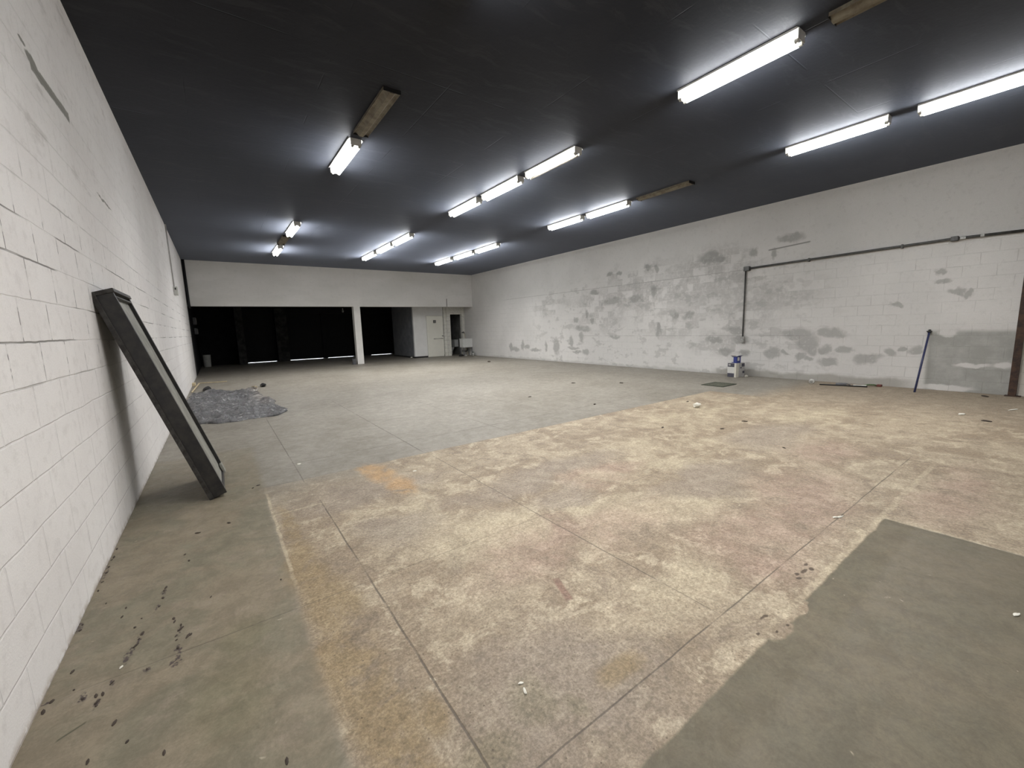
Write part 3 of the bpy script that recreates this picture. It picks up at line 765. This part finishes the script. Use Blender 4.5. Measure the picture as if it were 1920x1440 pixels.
bm = bmesh.new(); add_lathe(bm, [(.13, 0), (.145, .02), (.16, .52), (.168, .54), (.168, .57), (.13, .575)], (0, 0, 0), 24)
t = thing('plastic_drum', 'pale plastic drum standing in the dark bay by the left wall', 'drum', (-.48, 24.3, 0))
obj('body', bm, M['whiteplastic'], t, True)
bm = bmesh.new(); add_path(bm, [(-.15, 0, .5), (-.19, 0, .42), (0, -.19, .36), (.19, 0, .42), (.15, 0, .5)], .006, 6); obj('handle', bm, M['blackplastic'], t)
t = thing('bare_bulb', 'small bare bulb hanging in the dark bay left of the column', 'bulb', (5.32, 22.0, GH))
bm = bmesh.new(); add_tube(bm, (0, 0, -.14), (0, 0, -.002), .004, seg=6); obj('cord', bm, M['blackplastic'], t)
bm = bmesh.new(); add_lathe(bm, [(.02, 0), (.022, .05), (.015, .07)], (0, 0, -.21), 12); obj('holder', bm, M['whiteplastic'], t, True)
bm = bmesh.new(); add_lathe(bm, [(.012, -.15), (.04, -.13), (.052, -.09), (.045, -.05), (.022, 0)], (0, 0, -.21), 16); obj('glass', bm, M['bulb'], t, True)

# ------------------------------------------------------------------ by the column and the closet
t = thing('paint_can', 'small grey can standing at the foot of the square column', 'can', (4.86, 18.85, 0))
bm = bmesh.new(); add_lathe(bm, [(.078, 0), (.082, .005), (.082, .22), (.088, .225), (.088, .24), (.07, .24)], (0, 0, 0), 20); obj('body', bm, M['greytool'], t, True)
bm = bmesh.new(); add_path(bm, [(-.082, 0, .2), (-.06, 0, .28), (0, 0, .32), (.06, 0, .28), (.082, 0, .2)], .004, 6); obj('handle', bm, M['steel'], t)
bm = bmesh.new(); add_path(bm, [(9.58, YE - .012, HH + .005), (9.575, YE - .012, 2.94)], .011)
tag(obj('conduit_stub', bm, M['conduit'], None, True), 'short thin grey conduit on the far wall above the cream door', 'conduit')
t = thing('utility_sink', 'white square utility sink beside the narrow doorway', 'sink', (10.76, 19.2, 0))
bm = bmesh.new()
for b in [(-.28, .28, -.20, -.175, .45, .89), (-.28, .28, .175, .20, .45, .89), (-.28, -.255, -.175, .175, .45, .89), (.255, .28, -.175, .175, .45, .89), (-.28, .28, -.2, .2, .44, .465)]:
    add_box(bm, *b, bevel=.006)
obj('basin', bm, M['ceramic'], t)
boxes('basin_rim', [(-.295, .29, -.215, -.17, .885, .905), (-.295, .29, .17, .215, .885, .905), (-.295, -.25, -.17, .17, .885, .905), (.25, .29, -.17, .17, .885, .905)], M['ceramic'], t, bevel=.004)
for sx in (-.24, .24):
    for sy in (-.16, .16): boxes('leg', [(sx - .015, sx + .015, sy - .015, sy + .015, 0, .44)], M['greytool'], t)
bm = bmesh.new(); add_path(bm, [(.08, .02, .45), (.08, .02, .28), (.08, .12, .22), (.08, .58, .22)], .024, 10); obj('drain_pipe', bm, M['blackplastic'], t, True)
bm = bmesh.new(); add_path(bm, [(.10, .595, 1.22), (.10, .53, 1.22), (.10, .40, 1.25), (.10, .34, 1.18)], .024, 10)
tag(obj('faucet', bm, M['conduit'], t, True), None, None)
rod('broom_handle', (10.40, 19.28, 0.0), (10.62, 19.72, 1.34), .014, M['blackplastic'], 'tall dark stick leaning by the utility sink', 'broom', 'sticks by the sink')
rod('broom_handle', (10.99, 19.46, .0), (11.01, 19.78, 1.18), .010, M['wood'], 'thin pale stick leaning in the corner behind the utility sink', 'broom', 'sticks by the sink')
t = thing('bucket', 'small white bucket on the floor below the utility sink', 'bucket', (10.84, 18.62, 0))
bm = bmesh.new(); add_lathe(bm, [(.055, 0), (.075, .15), (.08, .155), (.08, .165), (.06, .165)], (0, 0, 0), 18); obj('body', bm, M['ceramic'], t, True)
bm = bmesh.new(); add_path(bm, [(-.075, 0, .15), (-.05, -.06, .13), (0, -.09, .12), (.05, -.06, .13), (.075, 0, .15)], .003, 5); obj('handle', bm, M['greytool'], t)
lump('rag_heap', (10.96, 18.86, 0.0), (.07, .09, .11), M['darkgreen'], 'dark green rag heap in the corner by the white bucket', 'rag', 8)
lump('rag_heap', (10.30, 18.98, 0.0), (.13, .10, .07), M['blackplastic'], 'black rag heap left of the utility sink', 'rag', 12)
lump('crumpled_paper', (8.12, 20.3, 0.0), (.06, .05, .035), M['chip'], 'white scrap on the floor by the office box', 'paper', 15)
lump('crumpled_paper', (10.50, 18.78, 0.0), (.07, .05, .04), M['cardgrey'], 'pale scrap on the floor left of the white bucket', 'paper', 17)
t = thing('toilet', 'white fixture with a square tank inside the narrow doorway', 'toilet', (10.83, 20.75, 0))
boxes('tank', [(-.03, .19, -.20, .20, .43, .80), (-.04, .198, -.21, .21, .80, .83)], M['ceramic'], t, bevel=.012)
bm = bmesh.new(); add_lathe(bm, [(.10, 0), (.09, .10), (.10, .2), (.17, .33), (.19, .40), (.19, .42), (.13, .42)], (-.18, 0, 0), 24); obj('bowl', bm, M['ceramic'], t, True)

# ------------------------------------------------------------------ right wall: conduit run, cartons, poles
t = thing('conduit_run', 'dark electrical conduit running along and down the right wall', 'conduit', (XR, 5.14, 2.71))
bm = bmesh.new()
add_path(bm, [(-.035, 0, 0), (-.035, -1.6, .03), (-.035, -3.55, .065), (-.035, -4.42, .05)], .024, 12); obj('pipe', bm, M['conduit'], t, True)['label'] = 'horizontal dark pipe'
bm = bmesh.new(); add_path(bm, [(-.03, .015, 0), (-.03, .015, -1.70)], .017, 12); obj('pipe', bm, M['conduit'], t, True)['label'] = 'grey drop pipe'
boxes('elbow_box', [(-.085, 0, -.09, .05, -.06, .05)], M['conduit'], t, bevel=.01)
boxes('outlet_box', [(-.06, 0, -.03, .06, -1.86, -1.70)], M['conduit_light'], t, bevel=.008)['label'] = 'galvanised outlet box'
for yy, zz in ((-1.35, .025), (-2.9, .053)):
    boxes('clamp', [(-.065, 0, yy - .015, yy + .015, zz - .045, zz + .035)], M['conduit'], t, bevel=.004)
boxes('junction_box', [(-.075, 0, -3.65, -3.55, .02, .105)], M['conduit'], t, bevel=.01)
boxes('coupling', [(-.068, -.005, -3.74, -3.665, .035, .09)], M['conduit_light'], t, bevel=.006)
boxes('coupling', [(-.065, -.005, -3.96, -3.91, .035, .085)], M['conduit_light'], t, bevel=.006)

t = thing('steel_post', 'rusty brown steel post standing against the right wall at the frame edge', 'post', (11.0, .64, 0))
bm = bmesh.new(); add_box(bm, -.035, .052, -.045, -.035, 0, H); add_box(bm, -.035, .052, .035, .045, 0, H); add_box(bm, .0, .01, -.035, .035, 0, H); add_box(bm, -.035, -.027, -.035, .035, 0, H)
obj('channel', bm, M['rust'], t)
boxes('foot_plate', [(-.07, .05, -.10, .08, 0, .012)], M['rust'], t)

t = thing('large_carton', 'white carton with dark blue print on the floor by the right wall', 'carton', (10.56, 5.06, 0), (0, 0, math.radians(-8)))
boxes('box', [(0, .34, 0, .23, 0, .355)], M['cardgrey'], t, bevel=.004)
boxes('printed_face', [(-.003, 0, .0, .228, .002, .353)], M['greyprint'], t)
boxes('white_band', [(-.006, -.003, .04, .228, .10, .26)], M['card'], t)
boxes('grey_emblem', [(-.006, -.003, .15, .205, .29, .335)], M['cardgrey'], t)
boxes('cream_corner', [(-.007, .10, -.004, .045, 0, .358)], M['cardwarm'], t)
for b in [(.22, .335, -.003, 0, .26, .34), (.26, .335, -.003, 0, .09, .15), (.16, .22, -.003, 0, .22, .25)]: boxes('corner_print', [b], M['greyprint'], t)
t = thing('small_carton', 'small blue and white carton on top of the large carton', 'carton', (10.60, 5.075, .3585), (0, 0, math.radians(-12)))
boxes('box', [(0, .15, 0, .14, 0, .165)], M['blue'], t, bevel=.003)
for b in [(-.002, 0, .09, .14, .02, .15), (.03, .10, -.002, 0, .06, .15)]: boxes('white_patch', [b], M['card'], t)
bm = bmesh.new(); add_box(bm, 0, .003, 0, .14, 0, .055, mx=Matrix.Translation((0, 0, .164)) @ Matrix.Rotation(math.radians(-55), 4, 'Y')); obj('flap', bm, M['card'], t)
bm = bmesh.new(); add_box(bm, 0, .15, -.003, 0, 0, .06, mx=Matrix.Translation((0, 0, .164)) @ Matrix.Rotation(math.radians(60), 4, 'X')); obj('flap', bm, M['blue'], t)
lump('crumpled_paper', (10.83, 4.93, 0.0), (.03, .04, .03), M['chip'], 'white wad beside the cartons at the right wall', 'paper', 21)

t = thing('blue_pole', 'blue pole with a black tip leaning against the right wall', 'pole')
bm = bmesh.new(); add_tube(bm, (10.50, 1.765, 0.0), (11.02, 1.735, 1.11), .016, seg=12); obj('shaft', bm, M['bluepole'], t, True)
bm = bmesh.new(); add_tube(bm, (11.01, 1.7355, 1.09), (11.035, 1.734, 1.145), .026, .018, 12); add_box(bm, 10.99, 11.035, 1.70, 1.77, 1.105, 1.125); obj('tip', bm, M['blackplastic'], t)

t = thing('extension_pole', 'thin black pole lying on the floor along the right wall', 'pole')
bm = bmesh.new(); add_tube(bm, (10.44, 3.24, .014), (10.66, 2.49, .014), .013, seg=10); obj('shaft', bm, M['blackplastic'], t, True)
t = thing('paint_roller', 'grey paint roller frame resting beside the black floor pole', 'paint roller')
bm = bmesh.new(); add_path(bm, [(10.62, 2.98, .012), (10.66, 2.93, .045), (10.70, 2.86, .045), (10.70, 2.78, .02)], .011, 8); obj('frame', bm, M['greytool'], t, True)
bm = bmesh.new(); add_tube(bm, (10.60, 3.00, .028), (10.68, 2.84, .028), .026, seg=14); obj('sleeve', bm, M['greytool'], t, True)
rod('white_tube', (10.66, 2.72, .018), (10.72, 2.52, .018), .017, M['whiteplastic'], 'short white tube between the grey roller and the green tool', 'tube', seg=12)
t = thing('green_tool', 'green handled tool with a red-brown end on the floor by the right wall', 'tool')
bm = bmesh.new(); add_path(bm, [(10.74, 2.56, .02), (10.80, 2.52, .035), (10.86, 2.44, .035), (10.90, 2.40, .02)], .017, 10); obj('handle', bm, M['green'], t, True)
bm = bmesh.new(); add_box(bm, 10.87, 10.95, 2.32, 2.40, 0.0, .045, bevel=.01); obj('head', bm, M['red'], t)
bm = bmesh.new()
seg = 28
for k in range(seg):
    pass
add_lathe(bm, [(.030, -.02), (.052, -.02), (.052, .02), (.030, .02), (.030, -.02)], (0, 0, 0), 24)
bmesh.ops.transform(bm, matrix=Matrix.Translation((10.55, 3.42, .052)) @ Matrix.Rotation(math.radians(75), 4, 'Y'), verts=bm.verts)
tag(obj('tape_roll', bm, M['card'], None, True), 'white tape roll standing left of the black floor pole', 'tape')

# floor cover
t = thing('floor_hatch', 'dark rectangular metal cover set in the floor before the cartons', 'hatch', (9.15, 4.75, 0), (0, 0, math.radians(0)))
boxes('plate', [(-.27, .27, -.22, .22, -.002, .008)], M['grate'], t)
boxes('rim', [(-.30, .30, -.25, -.22, -.002, .012), (-.30, .30, .22, .25, -.002, .012), (-.30, -.27, -.22, .22, -.002, .012), (.27, .30, -.22, .22, -.002, .012)], M['graterim'], t)
for k in range(9): boxes('rib', [(-.25, .25, -.20 + k * .048, -.185 + k * .048, .008, .011)], M['graterim'], t)

# ------------------------------------------------------------------ litter
WC = 'white scraps on the floor'
for k, (x, y, sx, sy, sz, lab) in enumerate([
        (6.47, 3.72, .075, .05, .045, 'crumpled white wad on the brown floor in front of the hatch'),
        (2.985, .066, .022, .009, .004, 'white flake on the grey-green patch at the right edge'),
        (.853, 1.175, .006, .016, .004, 'white sliver near the bottom centre of the floor'),
        (.862, 1.215, .010, .007, .004, 'tiny white flake just behind the white sliver'),
        (8.565, .928, .05, .03, .012, 'pale flake on the far floor below the rusty post'),
        (9.448, .519, .10, .02, .006, 'long pale strip on the floor at the right edge'),
        (3.52, .938, .02, .01, .004, 'white flake, left one beside the far corner of the green patch'),
        (3.556, .919, .03, .01, .004, 'white flake, right one beside the far corner of the green patch'),
        (1.52, 3.92, .02, .012, .004, 'pale flake beyond the orange stain'),
        (.60, 5.0, .02, .03, .004, 'white flake on the grey slab beyond the worn border'),
        (-.50, 2.366, .006, .010, .004, 'white flake among the dark smears near the left wall')]):
    lump('paint_flake' if k else 'crumpled_paper', (x, y, 0.0), (sx, sy, sz), M['chip'], lab, 'flake' if k else 'paper', 30 + k, WC if k else None, ang=-.35)
DC = 'dark bits on the floor'
for k, (x, y, s, lab) in enumerate([
        (6.84, 4.11, .022, 'dark crumb beside the white wad'), (10.671, .91, .045, 'dark clod at the wall just left of the rusty post'), (8.234, .66, .035, 'dark crumb on the far right floor'),
        (6.018, 2.727, .025, 'dark crumb in the middle of the brown floor'), (5.388, 2.731, .022, 'dark crumb left of the middle of the brown floor'), (4.888, 3.297, .022, 'dark crumb on the brown floor near the grey edge'),
        (5.064, 1.862, .016, 'small dark crumb on the brown floor near the red stain'), (7.921, 6.51, .035, 'dark bit far out on the grey slab'), (7.147, 7.381, .035, 'dark bit on the grey slab, left of the far one'),
        (5.126, 6.577, .03, 'dark curl at the cross of two floor joints'), (5.465, 5.097, .03, 'dark curl on the grey slab near the brown edge'), (9.26, 14.635, .08, 'flat dark bit near the far end of the right wall'),
        (-.074, 3.765, .012, 'dark crumb on the floor below the tray'), (-.268, 3.717, .012, 'dark crumb nearer the wall below the tray'), (.18, 4.55, .012, 'dark crumb right of the tray foot'), (.13, 4.50, .010, 'smaller dark crumb right of the tray foot')]):
    lump('dirt_crumb', (x, y, 0.0), (s * 1.5, s * .7, s * .3), M['darkchip'], lab, 'crumb', 60 + k, DC, ang=k * .7)
specks = [(-.72, 3.8), (-.715, 3.665), (-.72, 3.626), (-.718, 3.524), (-.715, 3.441), (-.715, 3.32), (-.716, 3.216), (-.716, 2.87), (-.714, 2.816), (-0.327, 3.395), (-0.3, 3.28), (-0.395, 3.001), (-0.401, 2.967), (-0.399, 2.887),
 (-0.408, 2.805), (-0.179, 2.725), (-0.653, 3.027), (-0.555, 2.904), (-0.56, 2.82), (-0.473, 2.737), (-0.491, 2.669), (-0.454, 2.588), (-0.462, 2.55), (-0.467, 2.501), (-0.335, 2.628), (-0.33, 2.597), (-0.301, 2.544), (-0.301, 2.509), (-0.316, 2.461),
 (-0.268, 2.424), (-0.257, 2.428), (-0.312, 2.425), (-0.302, 2.355), (-0.405, 2.281), (-0.517, 2.279), (-0.673, 2.47), (-0.641, 2.331), (-0.6, 2.248), (-0.558, 2.232), (-0.547, 2.19), (-0.547, 2.168), (-0.537, 2.228), (-0.472, 2.021),
 (-0.70, 2.309), (-0.698, 2.306), (-0.712, 2.26), (-0.419, 1.891), (-0.519, 1.88), (-0.305, 1.756), (0.042, 1.458), (0.159, 2.66)]
random.seed(5)
bm = bmesh.new()
for x, y in specks:
    s = random.uniform(.006, .010)
    r = bmesh.ops.create_icosphere(bm, subdivisions=1, radius=1.0)
    a = random.uniform(0.9, 1.8)
    mxx = Matrix.Translation((x, y, s * .12)) @ Matrix.Rotation(a, 4, 'Z') @ Matrix.Diagonal((s * random.uniform(1, 2.4), s * .7, s * .35, 1))
    bmesh.ops.transform(bm, matrix=mxx, verts=r['verts'])
tag(obj('floor_dirt', bm, M['darkchip']), 'scattered dark specks of dirt along the left wall', 'dirt', kind='stuff')
